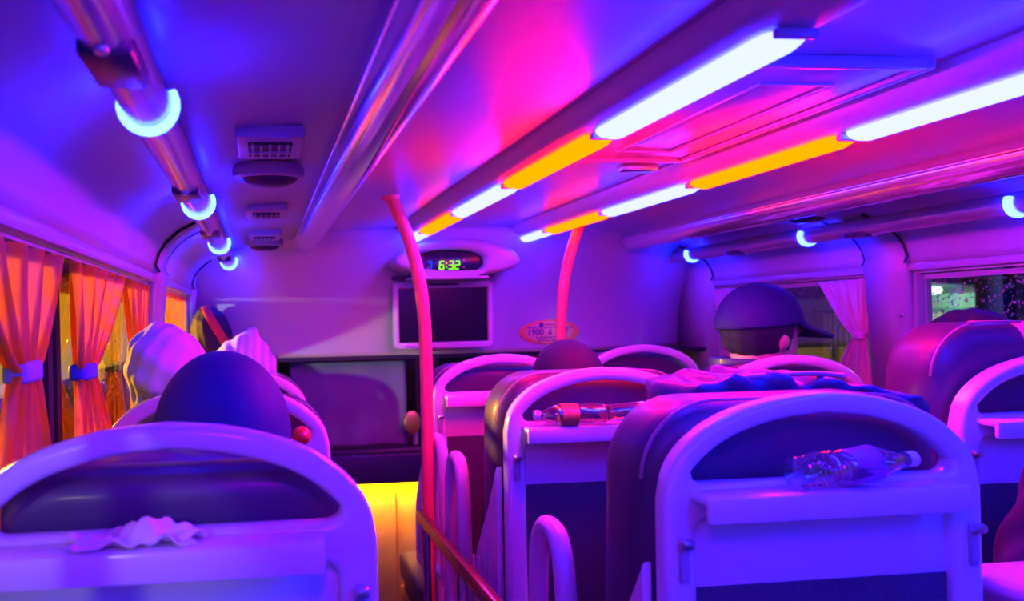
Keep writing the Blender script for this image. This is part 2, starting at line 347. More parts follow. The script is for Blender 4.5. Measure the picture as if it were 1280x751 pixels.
# ------------------------------------------------------------------ seats
_raw = [(0, 0, 0), (.06, .0055, 0), (.115, .019, 0), (.15, .034, 0), (.175, .051, 0), (.195, .071, 0), (.209, .096, 0), (.216, .13, 0)]
OUT = [(max(0, v.x), max(0, v.y)) for v in smooth_path(_raw, 5)]
def arch(d0, wscale=1):
    r = [(x * wscale, -d - d0) for x, d in OUT]
    return [(-x, z) for x, z in r[::-1][:-1]] + r
def make_seat(name, xc, y, top, width, label, group, cush_up=-.03, rz=0, arm=0, arm_y=0, knob=True, pan=True, tilt=0):
    root = empty(name, (xc, y, 0), rz); tag(root, label, 'bus seat', group)
    k = width / .44; hw = .22 * k
    a = [(x * k, top + z) for x, z in arch(0)]
    outer = [(-hw, .55)] + a + [(hw, .55)]
    inn = [(max(-.187, min(.187, x)) * k, top + z) for x, z in arch(.027, .935)]
    inn = [p for q, p in enumerate(inn) if q == 0 or p != inn[q - 1]]
    inn = [p for p in inn if p[1] > top - .097]
    x_in = inn[-1][0]
    hole = inn + [(x_in - .002, top - .102), (x_in - .007, top - .106), (x_in - .013, top - .1085), (x_in - .02, top - .109), (-x_in + .02, top - .109), (-x_in + .013, top - .1085), (-x_in + .007, top - .106), (-x_in + .002, top - .102)]
    hole2 = rrect(-hw + .045, hw - .045, .60, top - .15, .02)
    fr = plate('back_frame', outer, [hole, hole2], .034, .011, SEATP, root)
    # recessed panel, net pocket, tray
    box('back_panel', (0, .006, (top - .15 + top - .24) / 2), (2 * hw - .085, .012, .10), SEATP, root, bev=.004)
    box('net_pocket', (0, .004, (top - .24 + .59) / 2), (2 * hw - .085, .014, top - .24 - .59), POCKET, root, bev=.004)
    tw = hw - .048
    bm = bmesh.new(); box_bm(bm, (-.014, -.032, top - .121), (2 * tw, .046, .012), .005); box_bm(bm, (-.014, -.052, top - .132), (2 * tw, .010, .032), .005)
    autosmooth(from_bm('tray', bm, SEATP, root))
    if knob:
        for s in (-1, 1):
            ls_ = box('latch_slot', (s * (hw - .024), -.019, top - .20), (.012, .008, .055), mat('slot_grey', (.4, .38, .42), .4), root, bev=.003)
            box('latch_knob', (s * (hw - .024), -.026, top - .178), (.016, .014, .012), STEEL, ls_, bev=.004)
    # upholstered back: thick rounded slab in front of the frame
    ct = top + cush_up
    co = rrect(-hw + .002, hw - .002, .40, ct, .10, 8)
    cu = plate('backrest', co, [], .125, .045, LEATHER, root, seg=5); cu.location = (0, .088, 0)
    me = cu.data
    for v in me.vertices:
        t = (v.co.z - .40) / (ct - .40)
        v.co.y += .05 * (1 - t) + (.02 * math.cos(v.co.x / hw * 1.2) if v.co.y > 0 else 0)
    tube('piping', [(x * .985, -.050 + .05 * (1 - (z - .40) / (ct - .40)), z) for x, z in co if z > .5], .0025, mat('piping', (.3, .14, .18), .5), cu, n=6)
    if cush_up > 0: box('headrest_strap', (-.03, .084, ct - .028), (.024, .140, .06), mat('strap', (.45, .20, .28), .5), root, bev=.01)
    if pan:
        box('seat_pan', (0, .36, .385), (2 * hw, .44, .11), LEATHER, root, bev=.035, seg=4)
        box('pan_frame', (0, .34, .315), (2 * hw - .03, .40, .03), DARK, root)
        for sx in (-1, 1):
            for yy in (.16, .50): tube('leg', [(sx * (hw - .05), yy, 0), (sx * (hw - .05), yy, .31)], .016, STEEL, root, n=10)
        tube('frame_post', [(-hw + .02, 0, 0), (-hw + .02, 0, .56)], .014, SEATP, root, n=10); tube('frame_post', [(hw - .02, 0, 0), (hw - .02, 0, .56)], .014, SEATP, root, n=10)
    if arm:
        sp = [(0, .985), (.02, .95), (.06, .885), (.11, .82), (.16, .75), (.185, .68), (.19, .52), (0, .52)]
        sc = plate('side_cover', sp, [], .014, .004, mat('side_cover_plastic', (.82, .68, .66), .5), root); sc.rotation_euler.z = math.pi / 2; sc.location = (-hw - .003, .018, 0)
        for q in range(3):
            yy = .045 + .04 * q; zt_ = .90 - 1.15 * yy
            box('cover_rib', (-hw - .012, yy + .018, (zt_ + .56) / 2), (.008, .010, zt_ - .56), mat('side_cover_plastic', (.82, .68, .66), .5), root, bev=.003)
        p = [(arm * (hw + .02), .22 + arm_y, .56), (arm * (hw + .02), .225 + arm_y, .80), (arm * (hw + .02), .235 + arm_y, .90), (arm * (hw + .02), .255 + arm_y, .945), (arm * (hw + .02), .285 + arm_y, .955), (arm * (hw + .02), .312 + arm_y, .945), (arm * (hw + .02), .335 + arm_y, .90), (arm * (hw + .02), .345 + arm_y, .80), (arm * (hw + .02), .36 + arm_y, .56)]
        tube('armrest', smooth_path(p, 5), .017, SEATP, root, n=12)
        tube('armrest_bar', [(arm * (hw + .02), .22 + arm_y, .57), (arm * (hw + .02), .36 + arm_y, .57)], .012, SEATP, root, n=10)
    return root
TOP = EYE - .108
G1, G2, G3 = 'single seats along the curtained windows', 'aisle seats with poles', 'seats along the rainy windows'
make_seat('bus_seat', -.098, .76, TOP + .006, .44, 'large seat back with oval handle, street light on its tray, by the curtains', G1, cush_up=-.05)
make_seat('bus_seat', -.085, 1.40, TOP - .012, .44, 'seat with pale handle and red ball in its opening, behind white bucket hat', G1)
make_seat('bus_seat', -.085, 2.03, TOP - .02, .44, 'seat carrying the person in pale striped hood', G1, cush_up=-.03)
make_seat('bus_seat', .705, .85, TOP + .005, .44, 'blue-lit seat with crumpled bottle with purple label on its tray', G2, arm=-1, cush_up=-.012)
make_seat('bus_seat', .715, 1.45, TOP - .002, .44, 'pink-lit seat with orange-labelled bottle lying on its tray', G2, arm=-1, cush_up=-.012)
make_seat('bus_seat', .715, 2.08, TOP - .002, .44, 'pink-lit seat standing beside the red grab pole by the aisle', G2, arm=-.9, arm_y=-.35, cush_up=-.03)
make_seat('bus_seat', 1.49, 1.20, TOP + .02, .46, 'tall reddish leather seat with strap, black hair showing over it', G3, cush_up=.058)
make_seat('bus_seat', 1.42, 1.80, TOP - .01, .44, 'seat carrying the capped person beside the broad window pillar', G3)
make_seat('bus_seat', 1.34, 2.42, TOP, .44, 'lavender seat rail standing before the front bulkhead beyond capped person', G3)
make_seat('driver_seat', -.08, 2.69, TOP - .06, .46, 'dark driver seat at the front by the curtained window', None, knob=False)

# ------------------------------------------------------------------ poles and rail
def pole(pts, label):
    root = empty('grab_pole', (pts[-1][0], pts[-1][1], 0)); tag(root, label, 'grab pole', 'red grab poles'); b = Vector(root.location)
    tube('pole_tube', [Vector(p) - b for p in smooth_path(pts, 8)], .0185, CORAL, root, n=18)
    t = Vector(pts[0]) - b
    lathe('ceiling_flange', [(.001, 0), (.024, 0), (.028, .006), (.028, .012), (.001, .012)], CORAL, root).location = t - Vector((0, 0, .012))
    lathe('floor_flange', [(.04, 0), (.04, .006), (.024, .014), (.001, .014)], CORAL, root)
pole([(.372, 2.0, EYE + .347), (.418, 2.0, EYE + .235), (.448, 2.0, EYE + .12), (.462, 2.0, EYE + .0), (.465, 2.0, EYE - .15), (.463, 2.0, .7), (.462, 2.0, .003)], 'bent red grab pole standing at the aisle in front of the television')
pole([(1.140, 2.42, EYE + .354), (1.092, 2.42, EYE + .235), (1.062, 2.42, EYE + .12), (1.048, 2.42, EYE + .0), (1.045, 2.42, EYE - .1), (1.045, 2.42, .7), (1.045, 2.42, .003)], 'bent red grab pole standing in front of the oval sticker')
gr = tag(empty('guard_rail', (.434, 1.5, EYE - .55)), 'flat bronze guard rail running along the aisle seats to the grab pole', 'rail')
box('rail_bar', (0, -.03, 0), (.022, 1.02, .034), mat('bronze', (.55, .28, .10), .25, metal=.8, bump=.1), gr, bev=.004)
for yy in (-.45, .0, .40): tube('bracket', [(0, yy, -.017), (0, yy, -.75)], .010, STEEL, gr, n=8)

# ------------------------------------------------------------------ television, clock, sticker, visor
tv = tag(empty('television', (.733, 2.84, EYE + .012)), 'grey framed flat television with dark screen hung under the clock', 'television')
plate('bezel', rrect(-.204, .204, -.134, .136, .02), [rrect(-.182, .182, -.108, .108, .003)], .04, .006, mat('tv_plastic', (.62, .58, .64), .4), tv)
box('screen', (0, .004, 0), (.366, .02, .218), mat('screen_glass', (.006, .006, .012), .25, spec=.3), tv)
box('mount', (0, .05, .02), (.16, .07, .16), DARK, tv)
box('top_bracket', (0, .0, .150), (.41, .05, .014), mat('dark_violet_plastic', (.05, .03, .09), .3), tv, bev=.004)
box('speaker_slot', (0, -.021, .122), (.13, .004, .008), DARK, tv, bev=.001)
for bx_ in (-.155, -.135): o = lathe('button', [(.006, 0), (.006, .004), (.001, .005)], STEEL, tv, n=12); o.rotation_euler.x = math.pi / 2; o.location = (bx_, -.02, -.121)
def ell(a, b, n=40, p=2.0):
    return [(a * math.copysign(abs(math.cos(t)) ** (2 / p), math.cos(t)), b * math.copysign(abs(math.sin(t)) ** (2 / p), math.sin(t))) for t in [2 * math.pi * k / n for k in range(n)]]
ck = tag(empty('digital_clock', (.72, 2.66, EYE + .213)), 'digital clock in an oval dark pod showing green digits over the television', 'clock')
plate('pod_hood', [(x + .035, z * (1.35 if z > 0 else .85)) for x, z in ell(.245, .066, 48)], [ell(.140, .046, 40, 2.4)], .16, .02, PANEL, ck).location = (0, .085, 0)
plate('display', ell(.142, .047, 40, 2.4), [], .02, .002, mat('display_glass', (.004, .006, .03), .2), ck).location = (0, .05, 0)
box('pod_shelf', (0, .06, -.062), (.30, .12, .012), PANEL, ck, bev=.004)
SEG = {'6': 'afgedc', '3': 'abgcd', '2': 'abged'}
def digit(ch, x0, m):
    hgt, wd, t = .030, .016, .0042; bm = bmesh.new()
    P = {'a': (0, hgt / 2, 1), 'g': (0, 0, 1), 'd': (0, -hgt / 2, 1), 'f': (-wd / 2, hgt / 4, 0), 'b': (wd / 2, hgt / 4, 0), 'e': (-wd / 2, -hgt / 4, 0), 'c': (wd / 2, -hgt / 4, 0)}
    for s in SEG[ch]:
        x, z, hz = P[s]; box_bm(bm, (x + z * .15, 0, z), (wd if hz else t, .002, t if hz else hgt / 2), 0)
    o = from_bm('digit', bm, m, ck, smooth=False); o.location = (x0, .036, -.012)
GREEN = emission('led_green', (.45, 1.6, .02))
digit('6', -.024, GREEN); digit('3', .012, GREEN); digit('2', .036, GREEN)
for dz in (-.008, .008): box('colon_dot', (-.006, .036, -.012 + dz), (.0045, .002, .0045), GREEN, ck)
LB, LR = emission('led_blue', (.02, .06, .9)), emission('led_pink', (.6, .02, .25))
bm = bmesh.new(); box_bm(bm, (0, 0, 0), (.008, .002, .028)); box_bm(bm, (-.004, 0, .014), (.014, .002, .008)); o = from_bm('blue_icon', bm, LB, ck, False); o.location = (-.066, .036, -.012)
for x, z, s in ((.063, .006, .008), (.062, -.020, .006), (-.078, -.021, .006)): box('pink_lamp', (x, .036, z), (s, .002, s), LR, ck)
box('pink_bar', (-.04, .036, -.032), (.05, .002, .003), mat('pinkbar', (.3, .02, .1), .5, emit=(.25, .01, .12)), ck)
SX = 1.214; SZ = -.068; SY = header_y(SX, SZ) - .004
stk = tag(empty('oval_sticker', (SX, SY, EYE + SZ)), 'oval orange sticker with a telephone number on the front panel', 'sticker')
sl = math.atan((header_y(SX, SZ - .03) - header_y(SX, SZ + .03)) / .06); stk.rotation_euler.x = sl
plate('sticker_sheet', ell(.131, .053, 48), [], .003, .0008, mat('sticker_orange', (1.0, .42, .10), .5), stk)
plate('sticker_inset', ell(.104, .046, 48), [], .0034, .0008, mat('sticker_pale', (.95, .58, .34), .5), stk)
INK = mat('ink', (.16, .03, .22), .6)
def text(body, size, x, z, m, parent, align='LEFT'):
    c = bpy.data.curves.new('lettering', 'FONT'); c.body = body; c.size = size; c.extrude = .0004; c.align_x = align; c.align_y = 'CENTER'; c.offset = size * .014
    o = bpy.data.objects.new('lettering', c); COL.objects.link(o); me = bpy.data.meshes.new_from_object(o.evaluated_get(bpy.context.evaluated_depsgraph_get())); bpy.data.objects.remove(o); me.materials.clear(); o = link('lettering', me, m, parent, False); o.rotation_euler.x = math.pi / 2; o.location = (x, -.0024, z); return o
text('1900', .036, -.098, -.001, INK, stk); text('6', .036, -.006, -.001, INK, stk); text('67', .036, .045, -.001, INK, stk)
box('sticker_emblem', (-.037, -.002, .031), (.018, .001, .017), INK, stk); box('print_line', (.0, -.002, .031), (.045, .001, .006), mat('ink_red', (.6, .1, .15), .6), stk)
for z, wd, n in ((.019, .2, 14), (-.023, .12, 8), (-.036, .10, 7)):
    bm = bmesh.new()
    for q in range(n): box_bm(bm, (-wd / 2 + wd * (q + .5) / n, -.002, z), (wd / n * (.5 + .4 * random.random()), .001, .005))
    from_bm('print_line', bm, INK, stk, False)
# grey sun blind in front of the windscreen
sb = tag(empty('sun_blind', (.38, 3.06, EYE - .16)), 'plain grey sun blind hanging below the white front panel', 'sun blind')
bm = bmesh.new(); rows = []
for j in range(21):
    rows.append([bm.verts.new((-.26 + .5 * i / 30, .008 * math.sin(i * .55 + j * .08) * (.3 + j / 20) + .004 * math.sin(j * .6), -.39 * j / 20)) for i in range(31)])
for j in range(20):
    for i in range(30): bm.faces.new((rows[j][i], rows[j][i + 1], rows[j + 1][i + 1], rows[j + 1][i]))
o = from_bm('blind_cloth', bm, mat('blind_grey', (.20, .22, .30), .7, noise=.15, nscale=9), sb); md = o.modifiers.new('t', 'SOLIDIFY'); md.thickness = .002
box('blind_hem', (-.01, 0, -.392), (.5, .014, .016), mat('blind_hem', (.25, .24, .27), .6), sb, bev=.004); box('blind_roller', (-.01, 0, .008), (.5, .03, .03), DARK, sb, bev=.012)
# dashboard and engine cover lit by the step lamp
db = tag(empty('dashboard', (CX, 3.15, EYE - .6)), 'black dashboard running across the bus under the windscreen', 'dashboard')
box('dash_body', (.26, .06, 0), (1.66, .48, .13), DARK, db, bev=.02, seg=3); box('dash_lip', (.26, -.198, -.02), (1.66, .018, .125), mat('dark_violet_plastic', (.05, .03, .09), .3), db, bev=.01)
box('step_lamp', (-.30, -.178, -.071), (.50, .014, .008), emission('step_warm', WARM), db)
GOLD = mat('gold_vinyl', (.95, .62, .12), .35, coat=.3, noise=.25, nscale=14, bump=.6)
ec = tag(empty('engine_cover', (.56, 3.14, 0)), 'golden vinyl engine cover under the black dashboard', 'engine cover')
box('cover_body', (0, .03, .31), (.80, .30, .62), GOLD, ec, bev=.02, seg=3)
for q, xx in enumerate((-.14, .0, .14)): box('cover_seam', (xx, -.122, .33), (.006, .006, .5), mat('seam_orange', (.7, .3, .05), .5), ec)
box('small_box', (.06, -.135, .12), (.10, .03, .10), mat('brown_box', (.35, .15, .04), .5), ec, bev=.006)
mr = tag(empty('round_mirror', (.632, 3.005, EYE - .535)), 'small round mirror on a patterned stalk standing on the dashboard', 'mirror')
o = lathe('mirror_glass', [(.001, -.006), (.02, -.004), (.033, .004), (.034, .01)], CHROME, mr, n=24); o.rotation_euler.x = math.pi / 2; o.location = (0, .0, .095); o.scale = (.9, 1.25, 1)
o = lathe('mirror_rim', [(.034, -.004), (.039, -.002), (.039, .014), (.030, .018)], mat('gold_rim', (.7, .5, .15), .3, metal=.8), mr, n=24); o.rotation_euler.x = math.pi / 2; o.location = (0, .0, .095); o.scale = (.9, 1.25, 1)
tube('stalk', [(.018, .02, .0), (.018, .02, .06)], .012, mat('stalk_check', (.4, .4, .45), .4, noise=.8, nscale=80), mr, n=10)

# ------------------------------------------------------------------ curtains
def curtain(xw, y0, y1, yt, zt, label, m, m2, group, z1=.098, z0=-.31, sd=-1):
    root = empty('window_curtain', (xw, yt, EYE + z0)); tag(root, label, 'curtain', group)
    nu, nv = 60, 40; bm = bmesh.new(); rows = []
    for j in range(nv + 1):
        z = z1 + (z0 - z1) * j / nv
        if z > zt: k = (z - zt) / (z1 - zt); k = k ** .75
        else: k = .8 * ((zt - z) / (zt - z0)) ** .8
        pinch = .16 + .84 * k
        row = []
        for i in range(nu + 1):
            u = i / nu; y = y0 + (y1 - y0) * u; y = yt + (y - yt) * pinch
            x = xw + (.008 + .006 * pinch) * math.sin(u * 30 + .4 * math.sin(j * .2)) + .003 * math.sin(u * 80)
            row.append(bm.verts.new((x - xw, y - yt, z - z0)))
        rows.append(row)
    for j in range(nv):
        for i in range(nu): bm.faces.new((rows[j][i], rows[j][i + 1], rows[j + 1][i + 1], rows[j + 1][i]))
    o = from_bm('curtain_cloth', bm, m, root); md = o.modifiers.new('t', 'SOLIDIFY'); md.thickness = .0015
    wdt = (y1 - y0) * .16
    yc = (y0 + y1) / 2; off = (yc - yt) * .16
    plate('tie_band', rrect(-.017, .017, -wdt / 2 - .004, wdt / 2 + .004, .014), [], .026, .006, m2, root).location = (0, off, zt - z0)
    root.children[-1].rotation_euler.x = math.pi / 2
    return root
def stripe_cloth(name, ca, cb, trans):
    if name in MATS: return MATS[name]
    m = mat(name, ca, .8, trans=trans); nt = m.node_tree
    tc = nt.nodes.new('ShaderNodeTexCoord'); wv = nt.nodes.new('ShaderNodeTexWave'); wv.bands_direction = 'Y'; wv.inputs['Scale'].default_value = 7; wv.inputs['Distortion'].default_value = 1.5
    r = nt.nodes.new('ShaderNodeMix'); r.data_type = 'RGBA'; r.inputs['A'].default_value = (*ca, 1); r.inputs['B'].default_value = (*cb, 1)
    nt.links.new(tc.outputs['Object'], wv.inputs['Vector']); nt.links.new(wv.outputs['Fac'], r.inputs['Factor'])
    nt.links.new(r.outputs['Result'], nt.nodes['Principled BSDF'].inputs['Base Color'])
    for n in nt.nodes:
        if n.type == 'BSDF_TRANSLUCENT': nt.links.new(r.outputs['Result'], n.inputs[0])
    return m
OR = stripe_cloth('curtain_orange', (.98, .52, .02), (.95, .42, .14), .6)
PK = stripe_cloth('curtain_pink', (.92, .55, .55), (.9, .7, .72), .4)
TIE = mat('tie_blue', (.10, .16, .55), .5, noise=.4, nscale=40)
CG = 'curtains tied back at the windows'
curtain(-.288, .70, 1.085, .915, -.055, 'orange striped curtain with grey-blue tie behind the black window bar', OR, mat('tie_grey', (.3, .4, .5), .5), CG)
curtain(-.288, 1.135, 1.56, 1.185, -.075, 'orange and pink curtain with bright blue tie beside the black window bar', OR, TIE, CG)
curtain(-.292, 1.62, 1.88, 1.76, -.10, 'narrow orange curtain hanging beside the window pillar', OR, TIE, CG)
curtain(-.292, 2.20, 2.78, 2.72, -.10, 'narrow orange curtain between the window pillar and the front', OR, TIE, CG)
curtain(1.935, 2.10, 2.30, 2.13, -.085, 'pink curtain gathered against the broad window pillar', PK, mat('tie_pink', (.7, .25, .4), .5), CG, sd=1)
curtain(1.935, 2.58, 2.88, 2.82, -.14, 'pink curtain at the front end of the rainy windows', PK, mat('tie_pink', (.7, .25, .4), .5), CG, sd=1)

# ------------------------------------------------------------------ bottles and small things on the trays
PET = glassy('clear_pet', (.86, .93, .93), .6, .12)
def bottle(x, y, z, L, r, rot, lab, lab_col, cap_col, wob, tilt=0):
    root = empty('water_bottle', (x, y, z)); tag(root, lab, 'bottle', 'plastic bottles on the seat trays')
    root.rotation_euler = (0, tilt, rot)
    w_ = (lambda a, zz: wob * (math.sin(3 * a + zz * 90) + .6 * math.sin(5 * a - zz * 160))) if wob else None
    pr = [(.001, 0), (r * .8, .002), (r, .008)]
    n = 10
    for q in range(n): zz = .008 + L * .36 * q / n; pr += [(r * .95, zz + .002), (r, zz + L * .018)]
    pr += [(r, L * .66), (r * .92, L * .72), (r * .6, L * .83), (r * .38, L * .89), (r * .36, L * .93)]
    bb = lathe('bottle_body', pr, PET, root, axis='X', wob=w_)
    lathe('bottle_label', [(r * 1.012, L * .42), (r * 1.02, L * .425), (r * 1.02, L * .645), (r * 1.012, L * .65)], mat('label_' + lab[:8], lab_col, .35, noise=.45, nscale=45), bb, axis='X', wob=w_)
    lathe('neck_ring', [(r * .36, L * .905), (r * .5, L * .91), (r * .5, L * .92), (r * .36, L * .925)], PET, bb, axis='X')
    lathe('bottle_cap', [(r * .44, L * .93), (r * .46, L * .935), (r * .46, L * .995), (r * .40, L), (.001, L)], mat('cap_' + lab[:8], cap_col, .35), root, axis='X')
trayz = lambda top: top - .115
bottle(.632, .805, trayz(TOP + .005) + .0215, .175, .021, math.radians(4), 'crumpled clear bottle with purple label lying on the blue-lit tray', (.55, .10, .55), (.75, .8, .85), .07, tilt=math.radians(-3))
bottle(.700, 1.405, trayz(TOP - .002) + .023, .15, .0225, math.radians(176), 'clear bottle with orange label and pale cap lying on pink-lit tray', (1.0, .32, .06), (.9, .5, .6), .02)
cup = tag(empty('plastic_cup', (.700, 1.402, trayz(TOP - .002) + .025)), 'crushed clear plastic cup with orange rim lying beside the orange-labelled bottle', 'cup')
lathe('cup_body', [(.017, 0), (.0185, .03), (.021, .055), (.022, .075)], PET, cup, axis='X', wob=lambda a, z: .06 * math.sin(4 * a + z * 100))
bmr = bmesh.new()
lathe('cup_rim', [(.010, -.002), (.016, -.003), (.016, .003), (.010, .003)], mat('rim_orange', (1, .35, .15), .4), cup, axis='X', n=24).rotation_euler = (0, 0, math.radians(70))
lathe('bottle_cap', [(.009, 0), (.010, .002), (.010, .012), (.001, .013)], mat('rim_orange', (1, .35, .15), .4), cup, axis='X').location = (.055, -.02, -.005)
rb = tag(lathe('red_ball', [(.001, -.019), (.010, -.016), (.017, -.008), (.019, 0), (.017, .008), (.010, .016), (.001, .019)], mat('red_gloss', (.9, .05, .03), .25, coat=.5)), 'shiny red ball on the tray behind the dark cap', 'ball'); rb.location = (.073, 1.352, trayz(TOP - .012) + .019)
rc = tag(empty('red_cup', (1.447, 1.152, trayz(TOP + .02))), 'small red plastic cup on the tray of the tall seat', 'cup')
lathe('cup_body', [(.015, 0), (.018, .03), (.019, .034), (.016, .034), (.014, .004), (.001, .004)], mat('red_gloss', (.9, .05, .03), .25), rc); lathe('cup_band', [(.0165, .008), (.0175, .009), (.0178, .014), (.017, .015)], mat('cap_white', (.8, .8, .8), .4), rc)
# cloth on the near tray
bm = bmesh.new(); rows = []
for j in range(13):
    row = []
    for i in range(25):
        u, v = i / 24 - .5, j / 12 - .5
        hgt = .017 * math.exp(-((u - .12) / .2) ** 2 - ((v - .15) / .5) ** 2) + .004 * math.sin(u * 15 + v * 7 + 1) + .003 * math.sin(u * 31 - v * 13) + .007
        row.append(bm.verts.new((u * .12 * (1 + .15 * math.sin(v * 7)), v * .040, max(.002, hgt))))
    rows.append(row)
for j in range(12):
    for i in range(24): bm.faces.new((rows[j][i], rows[j][i + 1], rows[j + 1][i + 1], rows[j + 1][i]))
cl = tag(from_bm('folded_cloth', bm, mat('pale_cloth', (.82, .74, .66), .85, noise=.1)), 'pale crumpled cloth on the tray of the large near seat', 'cloth'); cl.location = (-.125, .724, trayz(TOP + .006)); md = cl.modifiers.new('t', 'SOLIDIFY'); md.thickness = .002

# ------------------------------------------------------------------ people
def snets(fn, lo, hi, h):
    ax = [np.arange(lo[i], hi[i] + h, h) for i in range(3)]
    X, Y, Z = np.meshgrid(*ax, indexing='ij'); D = fn(X, Y, Z).astype(np.float32); S = D < 0
    n = np.array(D.shape) - 1
    acc = np.zeros((*n, 3), np.float32); cnt = np.zeros(n, np.float32)
    corners = [(i, j, k) for i in (0, 1) for j in (0, 1) for k in (0, 1)]
    for a in corners:
        for d in range(3):
            if a[d]: continue
            b = list(a); b[d] = 1
            sa = tuple(slice(a[q], a[q] + n[q]) for q in range(3)); sb_ = tuple(slice(b[q], b[q] + n[q]) for q in range(3))
            cr = S[sa] != S[sb_]; den = D[sa] - D[sb_]; t = np.where(cr, D[sa] / np.where(den == 0, 1, den), 0)
            for q in range(3): acc[..., q] += np.where(cr, a[q] + (t if q == d else 0), 0)
            cnt += cr
    act = cnt > 0; idx = -np.ones(n, int); idx[act] = np.arange(act.sum())
    g = np.argwhere(act); V = (g + acc[act] / cnt[act][:, None]) * h + np.array(lo)
    F = []
    for d in range(3):
        e, f_ = [(1, 2), (2, 0), (0, 1)][d]
        s0 = [slice(1, n[q]) for q in range(3)]; s0[d] = slice(0, n[d]); s1 = list(s0); s1[d] = slice(1, n[d] + 1)
        A, B = S[tuple(s0)], S[tuple(s1)]
        P = np.argwhere(A != B); flip = A[tuple(P.T)]
        P = P + np.array([0 if q == d else 1 for q in range(3)])
        def c(de, df):
            Q = P.copy(); Q[:, e] -= de; Q[:, f_] -= df; return idx[tuple(Q.T)]
        q4 = np.stack([c(0, 0), c(1, 0), c(1, 1), c(0, 1)], 1)
        q4[~flip] = q4[~flip][:, ::-1]
        F.append(q4)
    F = np.concatenate(F); me = bpy.data.meshes.new('m'); me.from_pydata(V.tolist(), [], F.tolist()); me.update(); return me
def smin(a, b, k):
    h = np.clip(.5 + .5 * (b - a) / k, 0, 1); return b * (1 - h) + a * h - k * h * (1 - h)
def cone(P, a, b, ra, rb_):
    X, Y, Z = P; a = np.array(a); d = np.array(b) - a; L = d @ d
    t = np.clip(((X - a[0]) * d[0] + (Y - a[1]) * d[1] + (Z - a[2]) * d[2]) / L, 0, 1)
    return np.sqrt((X - a[0] - t * d[0]) ** 2 + (Y - a[1] - t * d[1]) ** 2 + (Z - a[2] - t * d[2]) ** 2) - (ra + (rb_ - ra) * t)
def ellip(P, c, r):
    X, Y, Z = P; k0 = np.sqrt(((X - c[0]) / r[0]) ** 2 + ((Y - c[1]) / r[1]) ** 2 + ((Z - c[2]) / r[2]) ** 2)
    return (k0 - 1) * min(r)
HC = (0, .03, .74)
def headspace(P, yaw):
    X, Y, Z = P; c, s = math.cos(yaw), math.sin(yaw); x, y = X - HC[0], Y - HC[1] + .02
    return (c * x + s * y, -s * x + c * y - .02 , Z - HC[2])        # local head frame, +y is the face
def head_sdf(P):
    d = ellip(P, (0, -.008, .015), (.078, .096, .100)); d = smin(d, ellip(P, (0, .018, -.055), (.058, .072, .065)), .04)
    d = smin(d, cone(P, (0, .085, .0), (0, .106, -.028), .010, .014), .015)              # nose
    d = smin(d, ellip(P, (0, .088, -.062), (.024, .010, .010)), .012)                   # mouth
    d = smin(d, ellip(P, (0, .076, -.098), (.024, .018, .018)), .02)                    # chin
    for s in (-1, 1):
        d = smin(d, ellip(P, (s * .079, -.008, -.015), (.010, .020, .033)), .008)        # ears
        d = np.maximum(d, -ellip(P, (s * .032, .100, .008), (.018, .012, .009)))         # eye sockets
        d = smin(d, ellip(P, (s * .032, .086, .008), (.013, .011, .010)), .004)
    return d
def body_sdf(yaw):
    def fn(X, Y, Z):
        P = (X, Y, Z)
        d = cone(P, (-.07, .02, .12), (.07, .02, .12), .115, .115)
        d = smin(d, cone(P, (0, .005, .14), (0, -.005, .40), .115, .125), .06)
        d = smin(d, cone(P, (-.10, -.005, .42), (.10, -.005, .42), .105, .105), .06)
        d = smin(d, cone(P, (-.15, -.01, .53), (.15, -.01, .53), .062, .062), .06)
        d = smin(d, cone(P, (0, -.005, .55), (0, .012, .66), .060, .055), .03)
        d = smin(d, head_sdf(headspace(P, yaw)), .02)
        for s in (-1, 1):
            d = smin(d, cone(P, (s * .185, -.01, .52), (s * .215, .04, .27), .058, .045), .03)
            d = smin(d, cone(P, (s * .215, .04, .27), (s * .11, .23, .225), .045, .030), .02)
            w0 = np.array((s * .11, .23, .225)); dr = np.array((-s * .35, .9, -.10)); dr /= np.linalg.norm(dr); sd_ = np.array((dr[1], -dr[0], 0)) * s
            d = smin(d, cone(P, w0, w0 + dr * .075, .024, .026), .015)
            for q, (o_, L) in enumerate(((-.030, .068), (-.010, .078), (.010, .074), (.030, .058))):
                b0 = w0 + dr * .08 + sd_ * o_; b1 = b0 + dr * L * .55 + np.array((0, 0, -.006)); b2 = b1 + dr * L * .4 + np.array((0, 0, -.022))
                d = smin(d, cone(P, b0, b1, .0105, .0095), .006); d = smin(d, cone(P, b1, b2, .0095, .0085), .004)
            t0 = w0 + dr * .03 - sd_ * .02; t1 = t0 + dr * .03 - sd_ * .03; d = smin(d, cone(P, t0, t1, .012, .010), .008); d = smin(d, cone(P, t1, t1 + dr * .028, .010, .009), .004)
            d = smin(d, cone(P, (s * .085, .03, .105), (s * .10, .31, .11), .088, .066), .04)
            d = smin(d, cone(P, (s * .10, .31, .11), (s * .10, .30, -.32), .064, .040), .03)
            d = smin(d, cone(P, (s * .10, .30, -.36), (s * .115, .41, -.395), .042, .034), .025)
        return d
    return fn
BODY = {}
def body(yaw):
    if yaw not in BODY: BODY[yaw] = snets(body_sdf(yaw), (-.34, -.17, -.46), (.34, .52, .90), .0105)
    return BODY[yaw]
SKIN = mat('skin', (.62, .38, .28), .5)
def place_shell(fn, lo, hi, h, name, m, parent, yaw):
    me = snets(fn, lo, hi, h); o = link(name, me, m, parent)
    o.location = (HC[0], HC[1] - .02, HC[2]); o.rotation_euler.z = yaw
    # local frame of the head: undo the .02 pivot
    me.transform(Matrix.Translation((0, .02, 0)))
    return o
